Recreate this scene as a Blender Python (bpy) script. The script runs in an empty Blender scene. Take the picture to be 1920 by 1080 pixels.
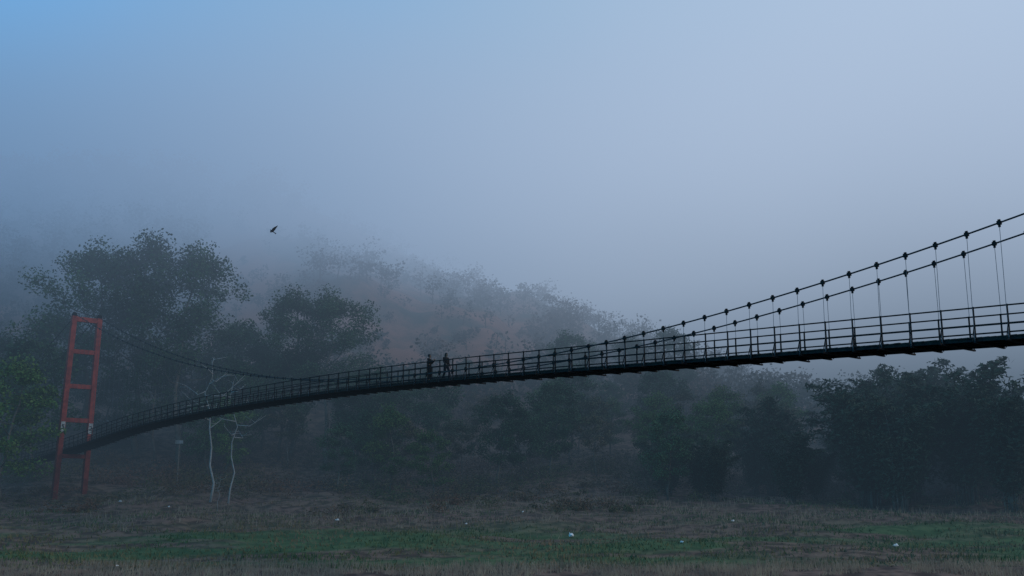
import bpy, math, random
import numpy as np
from mathutils import Vector, Matrix, noise as mn
R = math.radians
scene = bpy.context.scene
col = scene.collection
random.seed(7)

# ---------------------------------------------------------------- helpers
class MB:
    def __init__(s): s.v=[]; s.f=[]
    def beam(s,p0,p1,w,h,up=Vector((0,0,1))):
        p0=Vector(p0); p1=Vector(p1); d=(p1-p0).normalized()
        if abs(d.dot(up))>.99: up=Vector((0.658,-0.753,0))
        r=d.cross(up).normalized(); u=r.cross(d).normalized(); n=len(s.v)
        for p in (p0,p1):
            for a,b in ((-1,-1),(1,-1),(1,1),(-1,1)):
                s.v.append(tuple(p+r*(a*w/2)+u*(b*h/2)))
        s.f+= [(n,n+1,n+2,n+3)[::-1],(n+4,n+5,n+6,n+7)]+[(n+i,n+(i+1)%4,n+4+(i+1)%4,n+4+i) for i in range(4)]
    def tube(s,pts,rad,k=6,cap=True):
        pts=[Vector(p) for p in pts]; n0=len(s.v); m=len(pts)
        if not isinstance(rad,(list,tuple)): rad=[rad]*m
        for i,p in enumerate(pts):
            d=(pts[min(i+1,m-1)]-pts[max(i-1,0)]).normalized()
            a=Vector((0,0,1)) if abs(d.z)<.9 else Vector((1,0,0))
            r=d.cross(a).normalized(); u=r.cross(d)
            for j in range(k):
                t=2*math.pi*j/k
                s.v.append(tuple(p+(r*math.cos(t)+u*math.sin(t))*rad[i]))
        for i in range(m-1):
            for j in range(k):
                a=n0+i*k+j; b=n0+i*k+(j+1)%k
                s.f.append((a,b,b+k,a+k))
        if cap:
            s.f.append(tuple(n0+j for j in range(k))[::-1]); s.f.append(tuple(n0+(m-1)*k+j for j in range(k)))
    def leaf(s,c,l,w,rg=random):
        a=Vector((rg.gauss(0,1),rg.gauss(0,1),rg.gauss(0,.6))).normalized()
        b=a.cross(Vector((rg.gauss(0,1),rg.gauss(0,1),rg.gauss(0,1)))).normalized()
        n=len(s.v); c=Vector(c)
        s.v+=[tuple(c-a*l/2),tuple(c+b*w/2-a*l*.05),tuple(c+a*l/2),tuple(c-b*w/2+a*l*.05)]
        s.f.append((n,n+1,n+2,n+3))
    def ell(s,c,r,nu=12,nv=8):
        n0=len(s.v)
        for i in range(nv+1):
            ph=math.pi*i/nv
            for j in range(nu):
                t=2*math.pi*j/nu
                s.v.append((c[0]+r[0]*math.sin(ph)*math.cos(t),c[1]+r[1]*math.sin(ph)*math.sin(t),c[2]+r[2]*math.cos(ph)))
        for i in range(nv):
            for j in range(nu):
                a=n0+i*nu+j; b=n0+i*nu+(j+1)%nu
                s.f.append((a,a+nu,b+nu,b))
    def mesh(s,name,mat):
        m=bpy.data.meshes.new(name); m.from_pydata(s.v,[],s.f); m.update()
        if mat: m.materials.append(mat)
        return m
    def build(s,name,mat,parent=None,smooth=False):
        m=s.mesh(name,mat)
        if smooth: m.polygons.foreach_set('use_smooth',[True]*len(m.polygons))
        return link(name,m,parent)
def link(name,data,parent=None,loc=None):
    o=bpy.data.objects.new(name,data); col.objects.link(o)
    if parent: o.parent=parent
    if loc is not None: o.location=loc
    return o
def tag(o,label=None,cat=None,group=None,kind=None):
    if label: o['label']=label
    if cat: o['category']=cat
    if group: o['group']=group
    if kind: o['kind']=kind
    return o
def spline(xs,ys):
    n=len(xs); m=[]
    for i in range(n):
        a=max(i-1,0); b=min(i+1,n-1); m.append((ys[b]-ys[a])/(xs[b]-xs[a]))
    def f(x):
        if x<=xs[0]: return ys[0]+m[0]*(x-xs[0])
        if x>=xs[-1]: return ys[-1]+m[-1]*(x-xs[-1])
        i=0
        while x>xs[i+1]: i+=1
        h=xs[i+1]-xs[i]; t=(x-xs[i])/h
        return (2*t**3-3*t*t+1)*ys[i]+(t**3-2*t*t+t)*h*m[i]+(-2*t**3+3*t*t)*ys[i+1]+(t**3-t*t)*h*m[i+1]
    return f
def lin(xs,ys): return lambda x: float(np.interp(x,xs,ys))
def sstep(a,b,x):
    t=min(1,max(0,(x-a)/(b-a))); return t*t*(3-2*t)

# ---------------------------------------------------------------- materials
def material(name,c1,c2=None,scale=3.0,rough=.85,spec=.2,objrand=0,metal=0,detail=3,height_tone=None):
    m=bpy.data.materials.new(name); m.use_nodes=True; nt=m.node_tree; b=nt.nodes['Principled BSDF']
    b.inputs['Roughness'].default_value=rough; b.inputs['Specular IOR Level'].default_value=spec; b.inputs['Metallic'].default_value=metal
    c2=c2 or tuple(x*.6 for x in c1)
    g=nt.nodes.new('ShaderNodeNewGeometry'); n=nt.nodes.new('ShaderNodeTexNoise')
    n.inputs['Scale'].default_value=scale; n.inputs['Detail'].default_value=detail
    nt.links.new(g.outputs['Position'],n.inputs['Vector'])
    r=nt.nodes.new('ShaderNodeValToRGB'); r.color_ramp.elements[0].position=.35; r.color_ramp.elements[1].position=.65
    r.color_ramp.elements[0].color=(*c1,1); r.color_ramp.elements[1].color=(*c2,1)
    nt.links.new(n.outputs['Fac'],r.inputs['Fac']); out=r.outputs['Color']
    def scl(out,val):
        vm=nt.nodes.new('ShaderNodeVectorMath'); vm.operation='SCALE'
        nt.links.new(out,vm.inputs[0]); nt.links.new(val,vm.inputs['Scale']); return vm.outputs[0]
    if objrand:
        oi=nt.nodes.new('ShaderNodeObjectInfo'); mr=nt.nodes.new('ShaderNodeMapRange')
        mr.inputs['To Min'].default_value=1-objrand; mr.inputs['To Max'].default_value=1+objrand
        nt.links.new(oi.outputs['Random'],mr.inputs['Value']); out=scl(out,mr.outputs[0])
    if height_tone:  # scales the colour by height
        sp=nt.nodes.new('ShaderNodeSeparateXYZ'); nt.links.new(g.outputs['Position'],sp.inputs[0]); mr=nt.nodes.new('ShaderNodeMapRange')
        for i,q in enumerate(height_tone): mr.inputs[i+1].default_value=q
        nt.links.new(sp.outputs[2],mr.inputs[0]); out=scl(out,mr.outputs[0])
    nt.links.new(out,b.inputs['Base Color'])
    return m
M={}
M['steel']=material('dark_weathered_steel',(.010,.011,.014),(.024,.020,.018),5,.85,.1)
M['cable']=material('galvanised_cable',(.018,.020,.024),(.028,.028,.03),8,.7,.2)
M['hanger']=material('galvanised_wire',(.06,.065,.08),(.09,.09,.10),6,.6,.3)
M['wood']=material('weathered_plank',(.025,.02,.018),(.045,.035,.03),4,.9,.1)
M['red']=material('faded_red_paint',(.40,.075,.058),(.23,.048,.042),1.6,.85,.15,height_tone=(0,8,.42,1),detail=6)  # red gets darker towards the tower's bottom
M['white']=material('dirty_white_paint',(.50,.50,.48),(.30,.30,.30),4,.8,.2)
M['black']=material('black_lettering_paint',(.05,.05,.055),None,3)
M['leafd']=material('dark_green_foliage',(.028,.062,.030),(.062,.105,.048),.35,.8,.15,objrand=.3)
M['leafy']=material('yellow_green_foliage',(.060,.120,.028),(.095,.140,.040),.4,.8,.15,objrand=.25)
M['leafo']=material('olive_foliage',(.070,.078,.038),(.12,.085,.05),.3,.8,.15,objrand=.3)
M['leafb']=material('bamboo_foliage',(.028,.045,.028),(.05,.065,.038),.35,.8,.15,objrand=.25)
M['bark']=material('grey_brown_bark',(.10,.085,.07),(.16,.14,.12),1.5,.95,.1,objrand=.3)
M['barkp']=material('pale_dead_bark',(.26,.25,.24),(.34,.33,.32),2,.9,.1)
M['brush']=material('dry_brush',(.16,.080,.055),(.065,.088,.036),.10,.95,.1)
M['hillwood']=material('hillside_foliage',(.050,.055,.035),(.13,.075,.052),.06,.95,.1)
M['reed']=material('dry_reeds',(.36,.25,.17),(.20,.14,.11),.5,.95,.1)
M['grass']=material('bank_grass',(.060,.105,.042),(.18,.125,.08),.10,.95,.1)
M['thatch']=material('weathered_roof_sheet',(.30,.30,.30),(.18,.17,.16),2,.8,.2)
M['plastic']=material('white_plastic',(.8,.8,.8),(.6,.6,.62),8,.5,.4)
M['skin']=material('skin',(.16,.09,.065),(.13,.075,.055),10,.7,.2)
M['hair']=material('black_hair',(.012,.010,.009),None,20,.6,.3)
M['dark_cloth']=material('dark_cloth',(.008,.009,.011),None,20,.9,.1)
M['grey_cloth']=material('grey_cloth',(.014,.014,.016),None,20,.9,.1)
M['blue_cloth']=material('blue_denim',(.011,.013,.019),None,20,.9,.1)
M['feather']=material('dark_feathers',(.03,.03,.035),None,20,.8,.2)

# ---------------------------------------------------------------- terrain
bankY=lin([-400,-100,-10,4,10,54,61,65,80,98,112,123,135,300,900],[6,3,-1.4,-1.75,-5.5,-5.6,-4.95,-4.15,-3.0,-1.6,-.6,.2,2.4,6,10])
hillX=spline([-260,-120,-60,-32,0,30,55,74,120,250],[78,74,68,55,42,31,21,13,12,20])
def terr(x,y):
    z=bankY(y+1.6*math.sin(x*.07)+1.5*mn.noise((x*.12,y*.02,3)))
    hx=hillX(max(-260,min(250,x*250/max(y,200) if y>200 else x)))
    z+=hx*sstep(128,262,y)
    if y>60:
        a=min(1,(y-60)/30)
        z+=a*(1.0*mn.noise((x*.07,y*.10,0))+.35*mn.noise((x*.4,y*.5,5)))
    if y>135: z+=sstep(135,200,y)*(6*mn.noise((x*.025,y*.025,9))+3.2*mn.noise((x*.08,y*.08,2))+1.4*mn.noise((x*.22,y*.22,6)))
    return z
def axis(segs):
    o=[]
    for a,b,st in segs:
        n=int(round((b-a)/st)); o+=[a+(b-a)*i/n for i in range(n)]
    o.append(segs[-1][1]); return o
xs=axis([(-900,-200,50),(-200,-110,5),(-110,110,1.2),(110,200,5),(200,900,50)])
ys=axis([(-400,-40,40),(-40,55,4),(55,140,.9),(140,280,1.8),(280,420,10),(420,1500,60)])
vs=[(x,y,terr(x,y)) for y in ys for x in xs]; nx=len(xs)
fs=[(j*nx+i,j*nx+i+1,(j+1)*nx+i+1,(j+1)*nx+i) for j in range(len(ys)-1) for i in range(nx-1)]
gm=bpy.data.meshes.new('ground'); gm.from_pydata(vs,[],fs); gm.polygons.foreach_set('use_smooth',[True]*len(gm.polygons))
def ground_mat():
    m=bpy.data.materials.new('riverbank_soil_and_turf'); m.use_nodes=True; nt=m.node_tree; N=nt.nodes; L=nt.links; b=N['Principled BSDF']
    b.inputs['Roughness'].default_value=.95; b.inputs['Specular IOR Level'].default_value=.1
    g=N.new('ShaderNodeNewGeometry'); sp=N.new('ShaderNodeSeparateXYZ'); L.new(g.outputs['Position'],sp.inputs[0])
    mp=N.new('ShaderNodeMapping'); mp.inputs['Scale'].default_value=(.3,1,1); L.new(g.outputs['Position'],mp.inputs[0])
    n1=N.new('ShaderNodeTexNoise'); n1.inputs['Scale'].default_value=.20; n1.inputs['Detail'].default_value=7; L.new(mp.outputs[0],n1.inputs['Vector'])
    n2=N.new('ShaderNodeTexNoise'); n2.inputs['Scale'].default_value=.9; n2.inputs['Detail'].default_value=8; L.new(g.outputs['Position'],n2.inputs['Vector'])
    def mr(v,a,b_,c,d):
        k=N.new('ShaderNodeMapRange'); k.interpolation_type='SMOOTHSTEP'
        k.inputs[1].default_value=a;k.inputs[2].default_value=b_;k.inputs[3].default_value=c;k.inputs[4].default_value=d; L.new(v,k.inputs[0]); return k.outputs[0]
    def mul(a,c):
        k=N.new('ShaderNodeMath'); k.operation='MULTIPLY'; L.new(a,k.inputs[0])
        L.new(c,k.inputs[1]); return k.outputs[0]
    band=mul(mr(sp.outputs[1],65,70,0,1),mr(sp.outputs[1],82,96,1,.12))
    gr=mul(band,mr(n1.outputs['Fac'],.40,.56,.1,1))
    def mix(f,a,c):
        k=N.new('ShaderNodeMix'); k.data_type='RGBA'; L.new(f,k.inputs[0])
        for s_,i in ((a,6),(c,7)):
            if isinstance(s_,tuple): k.inputs[i].default_value=(*s_,1)
            else: L.new(s_,k.inputs[i])
        return k.outputs[2]
    soil=mix(mr(n2.outputs['Fac'],.38,.62,0,1),(.075,.048,.040),(.19,.115,.088))
    turf=mix(mr(n2.outputs['Fac'],.38,.62,0,1),(.050,.088,.038),(.085,.125,.055))
    c=mix(gr,soil,turf)
    n3=N.new('ShaderNodeTexNoise'); n3.inputs['Scale'].default_value=.05; n3.inputs['Detail'].default_value=10; n3.inputs['Roughness'].default_value=.65; L.new(g.outputs['Position'],n3.inputs['Vector'])
    hillc=mix(mr(n3.outputs['Fac'],.42,.60,0,1),(.32,.14,.095),(.075,.070,.052))
    c=mix(mr(sp.outputs[1],150,190,0,1),c,hillc)
    L.new(c,b.inputs['Base Color'])
    bp=N.new('ShaderNodeBump'); bp.inputs['Strength'].default_value=.7; bp.inputs['Distance'].default_value=.3; L.new(n2.outputs['Fac'],bp.inputs['Height']); L.new(bp.outputs[0],b.inputs['Normal'])
    return m
gm.materials.append(ground_mat())
tag(link('ground',gm),'brown and green river bank rising to a wooded hillside','ground',kind='structure')
wm=bpy.data.materials.new('river_water'); wm.use_nodes=True; wb=wm.node_tree.nodes['Principled BSDF']
wb.inputs['Base Color'].default_value=(.02,.03,.035,1); wb.inputs['Roughness'].default_value=.12
wn=wm.node_tree.nodes.new('ShaderNodeTexNoise'); wn.inputs['Scale'].default_value=25; wbp=wm.node_tree.nodes.new('ShaderNodeBump'); wbp.inputs['Strength'].default_value=.15
wm.node_tree.links.new(wn.outputs['Fac'],wbp.inputs['Height']); wm.node_tree.links.new(wbp.outputs[0],wb.inputs['Normal'])
w=MB(); w.v=[(-900,2,-4.5),(900,2,-4.5),(900,70,-4.5),(-900,70,-4.5)]; w.f=[(0,1,2,3)]
tag(w.build('river',wm),'dark still river along the near edge of the bank','river',kind='structure')

# ---------------------------------------------------------------- bridge
A,B=56.0,.8745; NRM=math.sqrt(1+B*B)
dv=Vector((-B/NRM,1/NRM,0)); nv=Vector((1/NRM,B/NRM,0)); W=2.4
deckz=spline([10,20,30,41.5,58,69.6,80.6,94,102.5,110.4,119.5,130,138,146,152],[4.1,4.95,5.65,6.31,7.12,7.66,7.90,7.77,7.40,6.83,5.74,4.75,4.45,4.6,5.0])
pf=np.polyfit([41.6,49.85,58.8,83.1,90.5,121.4],[10.88,9.35,8.35,9.19,10.37,20.8],2)
cabz=lambda Y: float(np.polyval(pf,Y))
def P(Y,off,z): return Vector((A-B*Y,Y,0))+nv*off+Vector((0,0,z))
STEP=1.03
stations=[41.6+STEP*k for k in range(-20,102)]
TY=121.6
br=link('suspension_bridge',None,loc=(0,0,0)); tag(br,'long dark footbridge with wire hangers and open railings spanning the misty river','suspension bridge')
d=MB()
for i in range(len(stations)-1):
    a,b=stations[i],stations[i+1]
    nb=5
    for k in range(nb):
        t0=a+(b-a)*(k+.04)/nb; t1=a+(b-a)*(k+.96)/nb
        zz=deckz((t0+t1)/2)+random.uniform(-.008,.008)
        d.beam(P((t0+t1)/2,-.02+random.uniform(-.03,.02),zz),P((t0+t1)/2,W+random.uniform(-.02,.03),zz),(t1-t0)*NRM,.05)
d.build('deck_planking',M['wood'],br)
def run(name,off,dz,w,h,mat,jit=.0):
    m=MB()
    for i in range(len(stations)-1):
        a,b=stations[i],stations[i+1]
        m.beam(P(a,off,deckz(a)+dz),P(b+.004,off,deckz(b)+dz),w,h)
    return m.build(name,mat,br)
for off in (.06,W-.06): run('edge_stringer',off,-.09,.10,.13,M['steel'])
for off in (.85,W-.85): run('stringer',off,-.085,.09,.11,M['steel'])
for off in (0,W):
    run('handrail',off,1.22,.055,.055,M['steel'])
    run('middle_rail',off,.86,.035,.04,M['steel'])
    run('lower_rail',off,.48,.04,.055,M['steel'])
    run('toe_rail',off,.14,.03,.045,M['steel'])
def xb(m,Y,k):
    ext=.34 if k%2==0 else .12
    z=deckz(Y)-.19
    m.beam(P(Y,-ext,z),P(Y,W+ext,z),.09,.07)
def post(m,Y,off,s):
    z=deckz(Y)
    m.beam(P(Y,off+s*.01,z-.15),P(Y,off+s*.03,z+1.26),.055,.055,up=nv)
    m.beam(P(Y,off+s*.30,z-.15),P(Y,off+s*.04,z+.55),.03,.03,up=dv)
def clampm(m,Y,off,s):
    z=cabz(Y); p=P(Y,off,z); q=.9 if Y<72 else .62
    m.beam(p-dv*.09*q,p+dv*.09*q,.15*q,.17*q)
    m.beam(p-Vector((0,0,.2*q)),p-Vector((0,0,.05*q)),.06*q,.10*q,up=dv)
    m.tube([p-nv*.1*q+Vector((0,0,.11*q)),p+nv*.1*q+Vector((0,0,.11*q))],.03*q,6)
    m.beam(p+Vector((0,0,.06*q)),p+Vector((0,0,.16*q)),.05*q,.12*q,up=dv)
def hangm(m,Y,off,s):
    z0=deckz(Y)-.17; z1=cabz(Y)-.12
    lo=P(Y,off+s*.1,z0)
    m.tube([lo,P(Y,off+s*.04,z1)],.011,5)
    if z1-z0>1.0: m.tube([lo+Vector((0,0,.1)),lo+Vector((0,0,.5))],.026,6)
cables={}
for off,s in ((0,-1),(W,1)):
    c=MB(); pts=[]
    for k in range(0,200):
        Y=21+(TY-21)*k/199; pts.append(P(Y,off+s*.04,cabz(Y)))
    top=pts[-1]
    pts+= [top.lerp(P(151,off+s*.04,terr(A-B*151,151)),t) for t in (.1,.4,.7,1)]
    c.tube(pts,.038,7)
    cb=c.build('main_cable',M['cable'],br); cables[off]=cb
rest={n:MB() for n in ('clamp','hanger','post')}
for k,Y in enumerate(stations):
    if Y>TY-1: 
        m=MB(); xb(m,Y,k); m.build('cross_beam',M['steel'],br) if Y<146 else None
        for off,s in ((0,-1),(W,1)): post(rest['post'],Y,off,s)
        continue
    if k>=17 and k<112: 
        m=MB(); xb(m,Y,k); m.build('cross_beam',M['steel'],br)
    for off,s in ((0,-1),(W,1)):
        ind = 18<=k<68
        for nm,fn,mt in (('clamp',clampm,'steel'),('hanger',hangm,'hanger'),('post',post,'steel')):
            if ind:
                m=MB(); fn(m,Y,off+(s*.04 if nm=='clamp' else 0),s)
                m.build({'clamp':'cable_clamp','hanger':'hanger','post':'rail_post'}[nm],M[mt],cables[off] if nm=='clamp' else br)
            else: fn(rest[nm],Y,off+(s*.04 if nm=='clamp' else 0),s)
for nm,mt,nn in (('clamp','cable','cable_clamp'),('hanger','hanger','hanger'),('post','steel','rail_post')):
    tag(rest[nm].build(nn,M[mt],br),kind='stuff')

# tower
tb=P(TY,W/2,0); gz=-.3
tw=link('bridge_tower',None,loc=(tb.x,tb.y,gz)); tag(tw,'tall faded red portal tower with crossbars carrying the far end of the footbridge','tower')
def TP(off,al,z): return nv*(off+(z-20.5)*.022)+dv*al+Vector((0,0,z-gz))
for s in (-1,1):
    m=MB(); nseg=8
    for i in range(nseg):
        z0=gz-.9+(20.7-gz+.9)*i/nseg; z1=gz-.9+(20.7-gz+.9)*(i+1)/nseg
        f=lambda z: s*(1.62-.17*(z-gz)/20)
        m.beam(TP(f(z0),0,z0),TP(f(z1),0,z1+.002),.54,.60,up=dv)
    lg=m.build('tower_leg',M['red'],tw)
    m=MB(); m.beam(TP(s*1.62,0,gz-1.5),TP(s*1.62,0,gz+.2),1.0,1.0,up=dv); m.build('footing',M['bark'],lg)
    m=MB(); m.beam(TP(s*1.45,-.35,20.85),TP(s*1.45,.35,20.85),.35,.30); m.tube([TP(s*1.45-.14,0,20.95),TP(s*1.45+.14,0,20.95)],.2,10); m.build('cable_saddle',M['steel'],lg)
for z,h in ((20.35,.55),(16.6,.5),(12.6,.5),(8.75,.5),(4.7,.45)):
    m=MB(); m.beam(TP(-1.3,0,z),TP(1.3,0,z),.46,h); m.build('crossbar',M['red'],tw)
for s,txt,zc in ((-1,'5',7.95),(1,'2',7.85)):
    xo=s*(1.62-.17*(zc-gz)/20)
    m=MB(); m.beam(TP(xo,-.312,zc-.60),TP(xo,-.312,zc+.60),.46,.03,up=dv); pl=m.build('number_panel',M['white'],tw)
    pl['label']='white painted panel with dark numeral '+txt
    cu=bpy.data.curves.new('numeral','FONT'); cu.body=txt; cu.size=.8; cu.align_x='CENTER'; cu.align_y='CENTER'; cu.extrude=.006
    to=bpy.data.objects.new('t',cu); col.objects.link(to); bpy.context.view_layer.update()
    me=bpy.data.meshes.new_from_object(to.evaluated_get(bpy.context.evaluated_depsgraph_get())); bpy.data.objects.remove(to)
    me.materials.clear(); me.materials.append(M['black'])
    o=link('numeral',me,pl)
    o.matrix_local=Matrix.Translation(TP(xo,-.34,zc))@Matrix((( nv.x,0,-dv.x,0),(nv.y,0,-dv.y,0),(0,1,0,0),(0,0,0,1)))

# ---------------------------------------------------------------- trees
def rand_tree(H,Rr,base,nl,leaf,seed,nlimb=16,r0=.35,squash=.6,clump=1.3,lean=.03,droop=0):
    rg=random.Random(seed); T=MB(); C=MB()
    pts=[];rad=[]; x=y=0
    for i in range(9):
        t=i/8; pts.append(Vector((x,y,H*.86*t-.4 if i==0 else H*.86*t))); rad.append(r0*(1-.82*t)+(.15*r0 if i==0 else 0))
        x+=rg.gauss(0,1)*H*lean*.6; y+=rg.gauss(0,1)*H*lean*.6
    T.tube(pts,rad,8)
    def at(t):
        i=min(7,int(t*8)); return pts[i].lerp(pts[i+1],t*8-i)
    cl=[]
    for i in range(nlimb):
        t=base+(1-base)*(i+rg.random()*.7)/nlimb
        p=at(min(t,.99)); az=i*2.4+rg.uniform(-.5,.5)
        prof=math.sin(math.pi*min(1,max(.12,(t-base)/(1-base)*.85+.15)))**.6
        Ln=Rr*prof*rg.uniform(.6,1.15)
        up=rg.uniform(.25,.75)-droop*.5
        e=p+Vector((math.cos(az)*Ln,math.sin(az)*Ln,Ln*up))
        mid=p.lerp(e,.5)+Vector((rg.gauss(0,.3),rg.gauss(0,.3),-.12*Ln+rg.gauss(0,.2)))
        rr=max(.04,r0*(1-.8*t)*.45)
        T.tube([p,mid,e],[rr,rr*.6,rr*.25],5)
        cl.append((e,rg.uniform(.8,1.25)*clump)); cl.append((mid.lerp(e,.4)+Vector((0,0,.4)),rg.uniform(.6,1)*clump))
        for q in range(3):
            b2=mid.lerp(e,rg.uniform(.1,.9)); e2=b2+Vector((rg.gauss(0,1),rg.gauss(0,1),rg.uniform(-.1,.9)-droop))*Ln*.28
            T.tube([b2,e2],[rr*.4,rr*.15],4); cl.append((e2,rg.uniform(.5,1.0)*clump))
    cl.append((pts[-1]+Vector((0,0,H*.07)),clump)); cl.append((pts[-1],clump*1.2))
    tot=sum(c[1]**2 for c in cl)
    for c,r in cl:
        for k in range(int(nl*r*r/tot)):
            v=Vector((rg.gauss(0,1),rg.gauss(0,1),rg.gauss(0,1))).normalized()*r*(rg.random()**.5)
            v.z*=squash
            l=leaf*rg.uniform(.6,1.3)
            C.leaf(c+v+Vector((0,0,-droop*abs(v.x+v.y)*.3)),l,l*.65,rg)
    return T,C
def bamboo(H,Rr,nl,leaf,seed,nc=22):
    rg=random.Random(seed); T=MB(); C=MB()
    for i in range(nc):
        az=rg.uniform(0,6.283); h=H*rg.uniform(.6,1.0); out=Rr*rg.uniform(.25,1.0); b=Vector((math.cos(az),math.sin(az),0))
        p0=b*rg.uniform(.1,.8); pts=[]
        for k in range(8):
            t=k/7; pts.append(p0+b*out*t**2.2+Vector((0,0,h*(t-.22*t**5)+(-.3 if k==0 else 0))))
        T.tube(pts,[.07*(1-.85*k/7) for k in range(8)],5)
        for k in range(nl//nc):
            t=rg.uniform(.12,1)**.8; j=min(6,int(t*7)); c=pts[j].lerp(pts[j+1],t*7-j)
            r=.35+1.0*math.sin(math.pi*min(1,t))
            c=c+Vector((rg.gauss(0,r*.6),rg.gauss(0,r*.6),-abs(rg.gauss(0,r*.5))))
            l=leaf*rg.uniform(.7,1.4); C.leaf(c,l,l*.35,rg)
    return T,C
protos={}
def proto(key,T,C,bark,leafm):
    protos[key]=(T.mesh('trunk',M[bark]),C.mesh('crown',M[leafm]) if C else None)
    protos[key][0].polygons.foreach_set('use_smooth',[True]*len(protos[key][0].polygons))
for i in range(3):
    T,C=rand_tree(28,7.4,.36,14500,.37,20+i,nlimb=24,clump=2.2,r0=.42,squash=.7); proto('tall%d'%i,T,C,'bark','leafd')
for i in range(3):
    T,C=rand_tree(17,5.0,.22,7500,.36,30+i,nlimb=20,clump=1.6,r0=.25,squash=.7); proto('mid%d'%i,T,C,'bark','leafd')
for i in range(2):
    T,C=rand_tree(15,4.5,.15,6000,.36,40+i,nlimb=18,clump=1.5,r0=.22); proto('yel%d'%i,T,C,'bark','leafy')
for i in range(3):
    T,C=rand_tree(14,3.4,.40,2600,.34,50+i,nlimb=14,clump=1.2,r0=.14,lean=.02); proto('sl%d'%i,T,C,'bark','leafo')
for i in range(3):
    T,C=bamboo(14.5,5.0,8000,.46,60+i); proto('bam%d'%i,T,C,'bark','leafb')
T,C=rand_tree(10,2.6,.5,0,.3,77,nlimb=12,r0=.085,lean=.05); proto('bare0',T,None,'barkp','leafo')
T,C=rand_tree(10,2.2,.5,0,.3,78,nlimb=9,r0=.075,lean=.05); proto('bare1',T,None,'barkp','leafo')
def tree(key,px,Y,scale,label,group=None,name='broadleaf_tree',cat='tree',rz=None,sx=1.0,dz=0):
    X=(px-960)/2000*Y*1.0
    t=link(name,None,loc=(X,Y,terr(X,Y)+dz)); t.scale=(scale*sx,scale*sx,scale); t.rotation_euler=(0,0,random.uniform(0,6.28) if rz is None else rz)
    tag(t,label,cat,group)
    tr,cr=protos[key]
    link('trunk',tr,t)
    if cr: link('crown',cr,t)
    return t
# landmark trees on the left
tree('tall0',182,141,1.12,'tall dark tree rising directly behind the red tower, leftmost of three highest crowns',sx=.9)
tree('tall1',265,143,1.15,'tall dark tree standing as the middle one of the three highest crowns',sx=.9)
tree('tall2',342,140,1.13,'tall dark tree with ragged top, rightmost of the three highest crowns',sx=.9)
tree('tall1',548,146,.87,'broad dark crown in haze, left one of the pair above the left bank',sx=.95)
tree('tall0',618,143,.90,'broad dark crown in haze, right one of the pair above the left bank',sx=.95)
tree('mid0',712,139,.85,'rounded green tree just above the railing left of the two walkers')
tree('yel0',22,118,1.1,'olive green leafy tree at the left edge of the picture')
tree('mid1',70,133,1.1,'dark leafy tree between the left edge tree and the red tower')
tree('mid2',-30,140,1.1,'dark tree cut by the left edge behind the olive green one')
tree('yel1',735,128,.72,'bright green bushy tree below the bridge deck under the two walkers')
tree('yel0',812,125,.55,'low yellow green bushy tree on the bank right of the bright green one')
tree('mid0',640,127,.50,'low dark bushy tree on the bank below the bridge, left of the bright ones')
tree('yel1',430,136,.7,'green tree standing under the bridge deck right of the hut')
tree('mid2',455,150,1.1,'mid height dark tree between the highest crowns and the hazy pair')
tree('mid1',112,150,1.1,'dark tree behind the top of the red tower')
tree('bare0',404,113,1.75,'pale dead leafless tree rising above the left end of the bridge railing',name='dead_tree',sx=.85)
tree('bare1',438,114,1.5,'pale dead leafless tree, shorter and right of the other by the railing',name='dead_tree',sx=.85)
tree('bare1',420,108,.42,'small pale dead sapling low on the bank under the bridge deck',name='dead_tree')
tree('bare0',475,222,.95,'lone pale dead tree standing on the misty hillside left of the bird',name='dead_tree',sx=1.3)
tree('mid1',1080,168,.9,'tall pale tree silhouette in thick fog above the middle of the bridge')
tree('mid2',1262,172,.8,'faint rounded tree in thick fog where the cable meets the railing')
tree('mid0',1200,170,.75,'faint tree in fog just left of the rounded one above the railing')
# slope trees
rg=random.Random(5)
def scatter(n,px0,px1,Y0,Y1,keys,s0,s1,label,group,mind=4.0,name='broadleaf_tree',cat='tree',used=[]):
    c=0;tr=0
    while c<n and tr<4000:
        tr+=1; px=rg.uniform(px0,px1); Y=rg.uniform(Y0,Y1); X=(px-960)/2000*Y
        if any((X-a)**2+(Y-b)**2<mind*mind for a,b in used): continue
        if abs((X-(A-B*Y))/NRM*1.0)<4.5 and Y<150: continue
        used.append((X,Y)); c+=1
        tree(rg.choice(keys),px,Y,rg.uniform(s0,s1),label,group,name=name,cat=cat)
scatter(20,-60,700,136,168,['mid0','mid1','mid2','sl0'],.6,.95,'dark slope tree in the dense wood behind the left end of the bridge','dense wood trees behind the left half of the bridge')
scatter(14,420,900,145,165,['mid0','sl1','sl2','yel1'],.4,.62,'hazy slope tree rising above the handrail near the two walkers','hazy trees above the handrail near the walkers')
scatter(36,700,1470,130,158,['sl0','sl1','sl2','mid1','yel0'],.5,.85,'thin stemmed tree in the hazy wood under the middle of the deck','thin trees under the middle of the deck',mind=3.4)
scatter(18,860,1400,158,180,['sl0','mid2','sl2','mid0'],.35,.6,'faint tree in the fog behind the middle of the bridge','faint fog trees behind the middle of the bridge')
scatter(22,1590,1990,108,135,['bam0','bam1','bam2'],.95,1.38,'dark feathery bamboo clump in the thicket below the right end of the bridge','dark bamboo clumps below the right end of the bridge',mind=4.2,name='bamboo_clump',cat='bamboo')
tree('bam1',1880,104,1.12,'nearest dark bamboo clump at the right edge below the bridge',name='bamboo_clump',cat='bamboo')
tree('bam2',1625,112,1.22,'bamboo clump with drooping tips beside the bright gap under the deck',name='bamboo_clump',cat='bamboo')
tree('bam0',1440,124,1.0,'feathery dark clump left of the bright gap under the deck',name='bamboo_clump',cat='bamboo')
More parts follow.
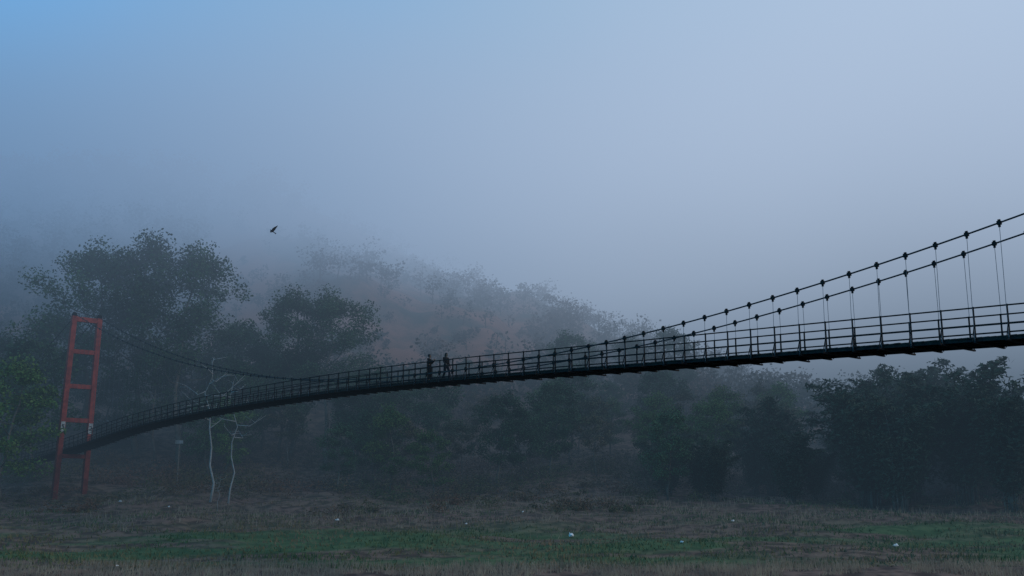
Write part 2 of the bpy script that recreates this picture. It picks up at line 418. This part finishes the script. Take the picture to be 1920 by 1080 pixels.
scatter(12,1240,1580,112,132,['bam0','bam2','mid1'],.45,.78,'low dark clump left of the bamboo thicket below the deck','low clumps left of the bamboo thicket',mind=4,name='bamboo_clump',cat='bamboo')

# far hillside wood (reads as one mass)
hw=MB(); rg=random.Random(11)
for i in range(2100):
    Y=rg.uniform(162,290); X=rg.uniform(-.60,.42)*Y
    u=X/Y
    bare=(-.29<u<.02 and 178<Y<262) and mn.noise((X*.04,Y*.04,20))>-.15
    if bare and rg.random()<.45: continue
    z=terr(X,Y); H=rg.uniform(3,6.8)*(rg.uniform(.25,.6) if bare else 1); r=H*(.5 if bare else .36)
    hw.tube([(X,Y,z-.3),(X+rg.gauss(0,.3),Y,z+H*.9)],[.12,.04],4,False)
    n=int(rg.uniform(25,60)) if bare else int(rg.uniform(90,160))
    cls=[Vector((rg.gauss(0,r*.6),rg.gauss(0,r*.6),H*rg.uniform(.2,1))) for _ in range(8)]
    for k in range(n):
        c=rg.choice(cls)+Vector((rg.gauss(0,r*.36),rg.gauss(0,r*.36),rg.gauss(0,r*.27)))
        l=rg.uniform(.35,.8); hw.leaf((X+c.x,Y+c.y,z+c.z),l,l*.7,rg)
tag(hw.build('hillside_wood',M['hillwood']),'distant wood covering the misty hillside','wood',kind='stuff')
# undergrowth on the upper bank
ug=MB(); rg=random.Random(12)
for i in range(760):
    Y=rg.uniform(102,150); X=rg.uniform(-.55,.55)*Y
    if Y<118 and (rg.random()<.4 or mn.noise((X*.05,Y*.1,33))<0): continue
    z=terr(X,Y); h=rg.uniform(.4,2.8)*(1 if Y>118 else .5); r=h*rg.uniform(.8,1.6)
    if X<-44 and Y<124: h*=.4
    for q in range(3):
        ug.tube([(X,Y,z-.1),(X+rg.gauss(0,r*.5),Y+rg.gauss(0,r*.5),z+h)],[.03,.01],3,False)
    for k in range(int(70+70*h)):
        v=Vector((rg.gauss(0,.55),rg.gauss(0,.55),rg.gauss(0,.5)))
        l=rg.uniform(.12,.34); ug.leaf((X+v.x*r,Y+v.y*r,z+max(0,h*.4+v.z*h*.6)),l,l*.5,rg)
tag(ug.build('undergrowth',M['brush']),'low dry and green brush along the top of the river bank','undergrowth',kind='stuff')
# grass and reeds
gs=MB(); rg=random.Random(13)
for i in range(42000):
    Y=66+52*rg.random()**1.3; X=rg.uniform(-.53,.53)*Y; z=terr(X,Y)
    clumpy=mn.noise((X*.12,Y*.4,1))
    if clumpy<-.1 and rg.random()<.7: continue
    h=(.10+.30*rg.random()*max(.2,.6+clumpy)); a=rg.uniform(0,3.14); w_=rg.uniform(.03,.07)
    n=len(gs.v); gs.v+=[(X-w_*math.cos(a),Y-w_*math.sin(a),z-.03),(X+w_*math.cos(a),Y+w_*math.sin(a),z-.03),(X+rg.gauss(0,.1),Y+rg.gauss(0,.1),z+h)]; gs.f.append((n,n+1,n+2))
tag(gs.build('grass',M['grass']),'short grass growing over the lower river bank','grass',kind='stuff')
rd=MB()
for i in range(13000):
    X=rg.uniform(-.53,.53)*70; Y=62.8+5*rg.random()**1.4+1.5*mn.noise((X*.12,0,7)); z=terr(X,Y)
    if mn.noise((X*.2,Y*.3,4))<-.12: continue
    h=.15+.5*rg.random(); a=rg.uniform(0,3.14); w_=.022
    n=len(rd.v); rd.v+=[(X-w_,Y,z-.05),(X+w_,Y,z-.05),(X+rg.gauss(0,.12),Y+rg.gauss(0,.1),z+h)]; rd.f.append((n,n+1,n+2))
for i in range(6500):
    X=rg.uniform(-.53,.53)*95; Y=rg.uniform(84,115)+2*mn.noise((X*.1,0,7)); z=terr(X,Y)
    if mn.noise((X*.08,Y*.12,14))<0: continue
    h=.2+.55*rg.random(); w_=.03
    n=len(rd.v); rd.v+=[(X-w_,Y,z-.05),(X+w_,Y,z-.05),(X+rg.gauss(0,.2),Y+rg.gauss(0,.1),z+h)]; rd.f.append((n,n+1,n+2))
tag(rd.build('reeds',M['reed']),'dry brown reeds along the waterline and upper bank','reeds',kind='stuff')

# hut
hx,hy=(222-960)/2000*150,150; hz=terr(hx,hy)
hut=link('hut',None,loc=(hx,hy,hz)); tag(hut,'small open sided hut with pale sheet roof among trees beside the red tower','hut')
m=MB()
m.beam((-3.6,-1.1,2.75),(3.6,-1.1,2.75),2.7,.06,up=Vector((0,-.35,1))); m.build('roof',M['thatch'],hut)
m=MB(); m.beam((-3.6,1.25,2.75),(3.6,1.25,2.75),2.5,.06,up=Vector((0,.35,1))); m.build('roof',M['thatch'],hut)
for x_ in (-3.2,0,3.2):
    for y_ in (-2,2):
        m=MB(); m.beam((x_,y_,-1),(x_,y_,2.3),.14,.14); m.build('post',M['bark'],hut)
m=MB(); m.beam((-3.3,0,.35),(3.3,0,.35),4.1,.12); m.build('floor',M['wood'],hut)
m=MB(); m.beam((-3.2,2.0,1.3),(3.2,2.0,1.3),.05,1.9); m.build('back_wall',M['wood'],hut)
hx2,hy2=(342-960)/2000*126,126; hz2=terr(hx2,hy2)
sg=link('signboard',None,loc=(hx2,hy2,hz2)); tag(sg,'small weathered board on a post on the bank below the bridge deck','sign')
m=MB(); m.beam((0,0,-.4),(0,0,5.3),.12,.12); m.build('post',M['bark'],sg)
m=MB(); m.beam((-.45,-.1,5.2),(.45,-.1,5.2),.05,.4); m.build('board',M['thatch'],sg)

# litter
rg=random.Random(3)
for px,Y,s_,lb in ((1068,84,.34,'largest white plastic scrap lying on grass below the middle of the bridge'),(1660,76,.2,'white plastic scrap on the grass at the right side of the bank'),(1270,75,.14,'small white scrap on the grass between the two bigger white scraps'),(876,93,.14,'small pale scrap on the upper bank left of the largest white scrap'),(1365,90,.15,'small pale scrap on brown ground right of the largest white scrap'),(640,95,.18,'pale scrap on the bank below the low dark bushes'),(240,112,.16,'small pale scrap right of the foot of the red tower'),(330,108,.16,'small pale scrap on brown soil, farther right of the red tower foot'),(980,100,.14,'tiny pale scrap at the edge of the brush above the largest scrap'),(242,67,.12,'tiny white scrap low near the reeds at left')):
    X=(px-960)/2000*Y; z=terr(X,Y); m=MB()
    m.ell((0,0,s_*.35),(s_,s_*.6,s_*.45),9,6)
    m.v=[tuple(Vector(v)*(1+.6*mn.noise(Vector(v)*3/s_+Vector((px,0,0))))) for v in m.v]
    o=m.build('plastic_litter',M['plastic']); o.location=(X,Y,z+.06); o.rotation_euler=(0,0,rg.uniform(0,6)); tag(o,lb,'litter')

# ---------------------------------------------------------------- people
def skinned(name,verts,edges,mat,parent=None,root=0,sub=1):
    me=bpy.data.meshes.new(name); me.from_pydata([v[0] for v in verts],edges,[]); me.materials.append(mat)
    o=link(name,me,parent)
    md=o.modifiers.new('skin','SKIN'); md.use_smooth_shade=True
    sv=me.skin_vertices[0].data
    for i,v in enumerate(verts):
        r=v[1]; sv[i].radius=(r,r) if not isinstance(r,tuple) else r
        sv[i].use_root=(i==root)
    o.modifiers.new('sub','SUBSURF').levels=sub; o.modifiers['sub'].render_levels=sub
    return o
def skel(J,chains,grow=0):
    idx={};V=[];E=[]
    for ch in chains:
        for a in ch:
            if a not in idx: idx[a]=len(V); p,r=J[a]; V.append((p,r+grow if not isinstance(r,tuple) else (r[0]+grow,r[1]+grow)))
        for a,b in zip(ch,ch[1:]): E.append((idx[a],idx[b]))
    return V,E
def person(loc,rz,arms,legs,top,bot,label,longhair):
    J={'pel':((0,0,.93),(.12,.15)),'sp':((.01,0,1.1),(.10,.13)),'ch':((0,0,1.28),(.11,.16)),'nk0':((0,0,1.42),.06),'nk':((.01,0,1.47),.05),
       'hd0':((.02,0,1.53),.075),'hd':((.02,0,1.60),.09),'ht':((.01,0,1.67),.06),'no':((.115,0,1.585),.014)}
    chains=[['pel','sp','ch','nk0','nk','hd0','hd','ht'],['hd','no']]; arml=[];legl=[]
    for s,nm in ((1,'l'),(-1,'r')):
        el,wr=arms[nm]; kn,an=legs[nm]
        J['sh'+nm]=((0,s*.17,1.38),.055); J['el'+nm]=(el,.04); J['wr'+nm]=(wr,.026)
        d_=(Vector(wr)-Vector(el)).normalized(); side=d_.cross(Vector((0,s,0))); side=side.normalized() if side.length>.1 else Vector((0,0,1))
        pm=Vector(wr)+d_*.06; J['pm'+nm]=(tuple(pm),.03)
        chains.append(['ch','sh'+nm,'el'+nm,'wr'+nm,'pm'+nm]); arml.append(['ch','sh'+nm,'el'+nm,'wr'+nm])
        for q in range(4):
            f0=pm+d_*.03+side*(.027-.018*q); ln=(.075,.085,.078,.06)[q]
            f1=f0+d_*ln*.5+Vector((0,-s*.006,-.004)); f2=f0+d_*ln*.85+Vector((0,-s*.022,-.01))
            for t_,p_ in (('a',f0),('b',f1),('c',f2)): J['f%s%d%s'%(nm,q,t_)]=(tuple(p_),.008)
            chains.append(['pm'+nm]+['f%s%d%s'%(nm,q,t_) for t_ in 'abc'])
        th=Vector(wr)+d_*.03+side*.035; J['t%sa'%nm]=(tuple(th),.010); J['t%sb'%nm]=(tuple(th+d_*.04+side*.015),.009)
        chains.append(['pm'+nm,'t%sa'%nm,'t%sb'%nm])
        J['hp'+nm]=((0,s*.09,.88),.085); J['kn'+nm]=(kn,.055); J['an'+nm]=(an,.038)
        a_=Vector(an); J['toe'+nm]=(tuple(a_+Vector((.15,0,-.055))),.03)
        chains.append(['pel','hp'+nm,'kn'+nm,'an'+nm,'toe'+nm]); legl.append(['pel','hp'+nm,'kn'+nm,'an'+nm])
    V,E=skel(J,chains)
    body=skinned('person',V,E,M['skin']); body.location=loc; body.rotation_euler=(0,0,rz); tag(body,label,'person')
    V,E=skel(J,[['pel','sp','ch','nk0']]+arml,.018); skinned('jacket',V,E,M[top],body)
    V,E=skel(J,[['sp','pel']]+legl,.020); skinned('trousers',V,E,M[bot],body,root=1)
    m=MB(); m.ell((-.012,0,1.625),(.105,.098,.105)); 
    if longhair: m.ell((-.07,0,1.50),(.05,.08,.16))
    m.build('hair',M['hair'],body,True)
    for nm in 'lr':
        a_=Vector(J['an'+nm][0]); m=MB(); m.ell((a_.x+.05,a_.y,a_.z-.05),(.15,.055,.05)); m.build('shoe',M['hair'],body,True)
    return body
def on(Y,off): return P(Y,off,deckz(Y)+.028)
ang=math.atan2(dv.y,dv.x)
b1=person(on(71.1,.8),ang+math.pi+.5,{'l':((.05,.24,1.12),(.26,.12,1.28)),'r':((.05,-.24,1.12),(.28,-.08,1.30))},{'l':((.06,.10,.49),(.0,.11,.09)),'r':((.03,-.10,.49),(.03,-.12,.09))},'dark_cloth','dark_cloth','person in dark clothes with hands raised to the chest, left of the two walkers',False)
b2_=person(on(70.0,1.1),ang+math.pi,{'l':((-.06,.23,1.12),(.06,.25,.90)),'r':((.06,-.22,1.12),(.24,-.2,.98))},{'l':((.22,.09,.53),(.16,.09,.10)),'r':((-.02,-.09,.50),(-.26,-.09,.14))},'grey_cloth','blue_cloth','person in dark top and long trousers mid stride, right of the two walkers',True)
b1.scale=b2_.scale=(1.08,)*3

# bird
m=MB(); prof=[(-.20,.004),(-.17,.018),(-.13,.034),(-.10,.036),(-.05,.05),(.02,.058),(.10,.042),(.16,.022),(.22,.008)]
m.tube([(x_,0,-.01*abs(x_)) for x_,_ in prof],[r for _,r in prof],10)
def wing(s):
    pts=[(-.09,0),(-.11,.12),(-.07,.27),(.05,.50),(.07,.40),(.09,.22),(.10,.10),(.08,0)]
    n=len(m.v)
    for dz in (.006,-.006):
        for x_,y_ in pts: m.v.append((x_,s*(y_+.02),.015+y_*.55+dz))
    k=len(pts); m.f.append(tuple(n+i for i in range(k))); m.f.append(tuple(n+k+i for i in range(k))[::-1])
    for i in range(k): m.f.append((n+i,n+k+i,n+k+(i+1)%k,n+(i+1)%k))
wing(1); wing(-1)
n=len(m.v); m.v+=[(.15,-.02,.004),(.15,.02,.004),(.34,.07,0),(.31,0,0),(.34,-.07,0),(.15,-.02,-.006),(.15,.02,-.006),(.34,.07,-.006),(.31,0,-.006),(.34,-.07,-.006)]
m.f+=[(n,n+1,n+2,n+3,n+4),(n+9,n+8,n+7,n+6,n+5)]
bd=m.build('bird',M['feather']); bY=60; bd.location=(-.2315*bY,bY,.2535*bY); bd.rotation_euler=(R(55),R(35),R(10)); bd.scale=(.8,)*3
tag(bd,'dark bird with raised wings gliding in front of the misty hillside','bird')

# ---------------------------------------------------------------- fog (volume, its glow stands in for scattered light)
vol=bpy.data.volumes.new('fog'); fo=link('fog',vol); tag(fo,'bank of mist filling the valley and hiding the top of the hill','fog',kind='stuff')
vol.render.step_size=26
ng=bpy.data.node_groups.new('fog_field','GeometryNodeTree'); ng.interface.new_socket('Geometry',in_out='INPUT',socket_type='NodeSocketGeometry'); ng.interface.new_socket('Geometry',in_out='OUTPUT',socket_type='NodeSocketGeometry')
vc=ng.nodes.new('GeometryNodeVolumeCube'); vc.inputs['Min'].default_value=(-210,62,-8); vc.inputs['Max'].default_value=(210,332,108)
for k,v in (('Resolution X',43),('Resolution Y',31),('Resolution Z',25)): vc.inputs[k].default_value=v
sm=ng.nodes.new('GeometryNodeSetMaterial'); go=ng.nodes.new('NodeGroupOutput')
ng.links.new(vc.outputs[0],sm.inputs[0]); ng.links.new(sm.outputs[0],go.inputs[0])
N=ng.nodes; L=ng.links
def mr(v,a,b_,c,d_):
    k=N.new('ShaderNodeMapRange'); k.interpolation_type='SMOOTHSTEP'
    for i,q in enumerate((a,b_,c,d_)): k.inputs[i+1].default_value=q
    L.new(v,k.inputs[0]); return k.outputs[0]
def ma(op,a,c):
    k=N.new('ShaderNodeMath'); k.operation=op
    for i,q in enumerate((a,c)):
        if isinstance(q,(int,float)): k.inputs[i].default_value=q
        else: L.new(q,k.inputs[i])
    return k.outputs[0]
ps=N.new('GeometryNodeInputPosition'); sp=N.new('ShaderNodeSeparateXYZ'); L.new(ps.outputs[0],sp.inputs[0])
nz=N.new('ShaderNodeTexNoise'); nz.inputs['Scale'].default_value=.018; nz.inputs['Detail'].default_value=4; L.new(ps.outputs[0],nz.inputs['Vector'])
zz=ma('ADD',sp.outputs[2],ma('MULTIPLY',ma('SUBTRACT',nz.outputs['Fac'],.5),55))
high=ma('MULTIPLY',mr(zz,32,64,0,.036),mr(zz,76,100,1,.0))
high=ma('MULTIPLY',high,mr(sp.outputs[1],120,195,.15,1))
low=ma('MULTIPLY',mr(sp.outputs[1],62,200,.0034,.0078),mr(sp.outputs[0],0,60,1,1.5))
low=ma('MULTIPLY',low,mr(sp.outputs[0],-60,-30,1.25,1))
far=ma('MULTIPLY',mr(sp.outputs[1],240,285,0,.035),mr(sp.outputs[2],50,95,1,0))
dens=ma('ADD',ma('ADD',high,low),far)
dens=ma('MULTIPLY',dens,mr(sp.outputs[2],58,96,1,0))
L.new(dens,vc.inputs['Density'])
fm=bpy.data.materials.new('mist'); fm.use_nodes=True; nt=fm.node_tree; N=nt.nodes; L=nt.links
for n_ in list(N):
    if n_.type!='OUTPUT_MATERIAL': N.remove(n_)
out=[n_ for n_ in N if n_.type=='OUTPUT_MATERIAL'][0]
g=N.new('ShaderNodeNewGeometry'); sp=N.new('ShaderNodeSeparateXYZ'); L.new(g.outputs['Position'],sp.inputs[0])
def mixc(f,a,c):
    k=N.new('ShaderNodeMix'); k.data_type='RGBA'; L.new(f,k.inputs[0])
    for s_,i in ((a,6),(c,7)):
        if isinstance(s_,tuple): k.inputs[i].default_value=(*s_,1)
        else: L.new(s_,k.inputs[i])
    return k.outputs[2]
at=N.new('ShaderNodeAttribute'); at.attribute_name='density'; dens=at.outputs['Fac']
hiC=mixc(mr(sp.outputs[0],-110,55,0,1),(.155,.285,.49),(.46,.575,.76))
fc=mixc(mr(sp.outputs[2],6,56,0,1),(.046,.078,.114),hiC)  # valley shade put into the mist colour: dark low down, bright higher up
ab=N.new('ShaderNodeVolumeAbsorption'); ab.inputs['Color'].default_value=(0,0,0,1); L.new(dens,ab.inputs['Density'])
em=N.new('ShaderNodeEmission'); L.new(fc,em.inputs['Color']); L.new(dens,em.inputs['Strength'])  # mist emits its colour in place of scattering daylight
ad=N.new('ShaderNodeAddShader'); L.new(ab.outputs[0],ad.inputs[0]); L.new(em.outputs[0],ad.inputs[1]); L.new(ad.outputs[0],out.inputs['Volume'])
sm.inputs['Material'].default_value=fm; vol.materials.append(fm)
mod=fo.modifiers.new('fog','NODES'); mod.node_group=ng

# ---------------------------------------------------------------- world
wd=bpy.data.worlds.new('World'); scene.world=wd; wd.use_nodes=True; nt=wd.node_tree; N=nt.nodes; L=nt.links
bg=N['Background']; wo=[n_ for n_ in N if n_.type=='OUTPUT_WORLD'][0]
sky=N.new('ShaderNodeTexSky'); sky.sky_type='NISHITA'; sky.sun_disc=False; sky.sun_elevation=R(28); sky.sun_rotation=R(110)
vm=N.new('ShaderNodeVectorMath'); vm.operation='MULTIPLY'; vm.inputs[1].default_value=(.22,1.75,2.4); L.new(sky.outputs[0],vm.inputs[0])
L.new(vm.outputs[0],bg.inputs['Color']); bg.inputs['Strength'].default_value=.14
tc=N.new('ShaderNodeTexCoord'); sp=N.new('ShaderNodeSeparateXYZ'); L.new(tc.outputs['Generated'],sp.inputs[0])
nz=N.new('ShaderNodeTexNoise'); nz.inputs['Scale'].default_value=2.2; nz.inputs['Detail'].default_value=3; L.new(tc.outputs['Generated'],nz.inputs['Vector'])
xx=ma('ADD',sp.outputs[0],ma('MULTIPLY',ma('SUBTRACT',nz.outputs['Fac'],.5),.35))
xx=ma('SUBTRACT',xx,ma('MULTIPLY',sp.outputs[2],.35))
c1=mixc(mr(xx,-.42,.30,0,1),(.17,.44,.69),(.46,.61,.79))
b2=N.new('ShaderNodeBackground'); L.new(c1,b2.inputs['Color']); b2.inputs['Strength'].default_value=1
ms=N.new('ShaderNodeMixShader'); L.new(mr(xx,-.60,-.10,0,.97),ms.inputs[0]); L.new(bg.outputs[0],ms.inputs[1]); L.new(b2.outputs[0],ms.inputs[2]); L.new(ms.outputs[0],wo.inputs['Surface'])
su=bpy.data.lights.new('sun','SUN'); su.energy=1.0; su.angle=R(15); su.color=(1,.93,.85)
so=link('sun',su); so.rotation_euler=(R(62),0,R(70))
# ---------------------------------------------------------------- camera
cd=bpy.data.cameras.new('camera'); cd.lens=37.5; cd.sensor_width=36; cd.clip_end=5000; cd.clip_start=.1
co=link('camera',cd,loc=(0,0,0)); co.rotation_euler=(R(90+11.17),0,0); scene.camera=co
scene.view_settings.view_transform='Standard'; scene.view_settings.look='None'; scene.view_settings.exposure=0
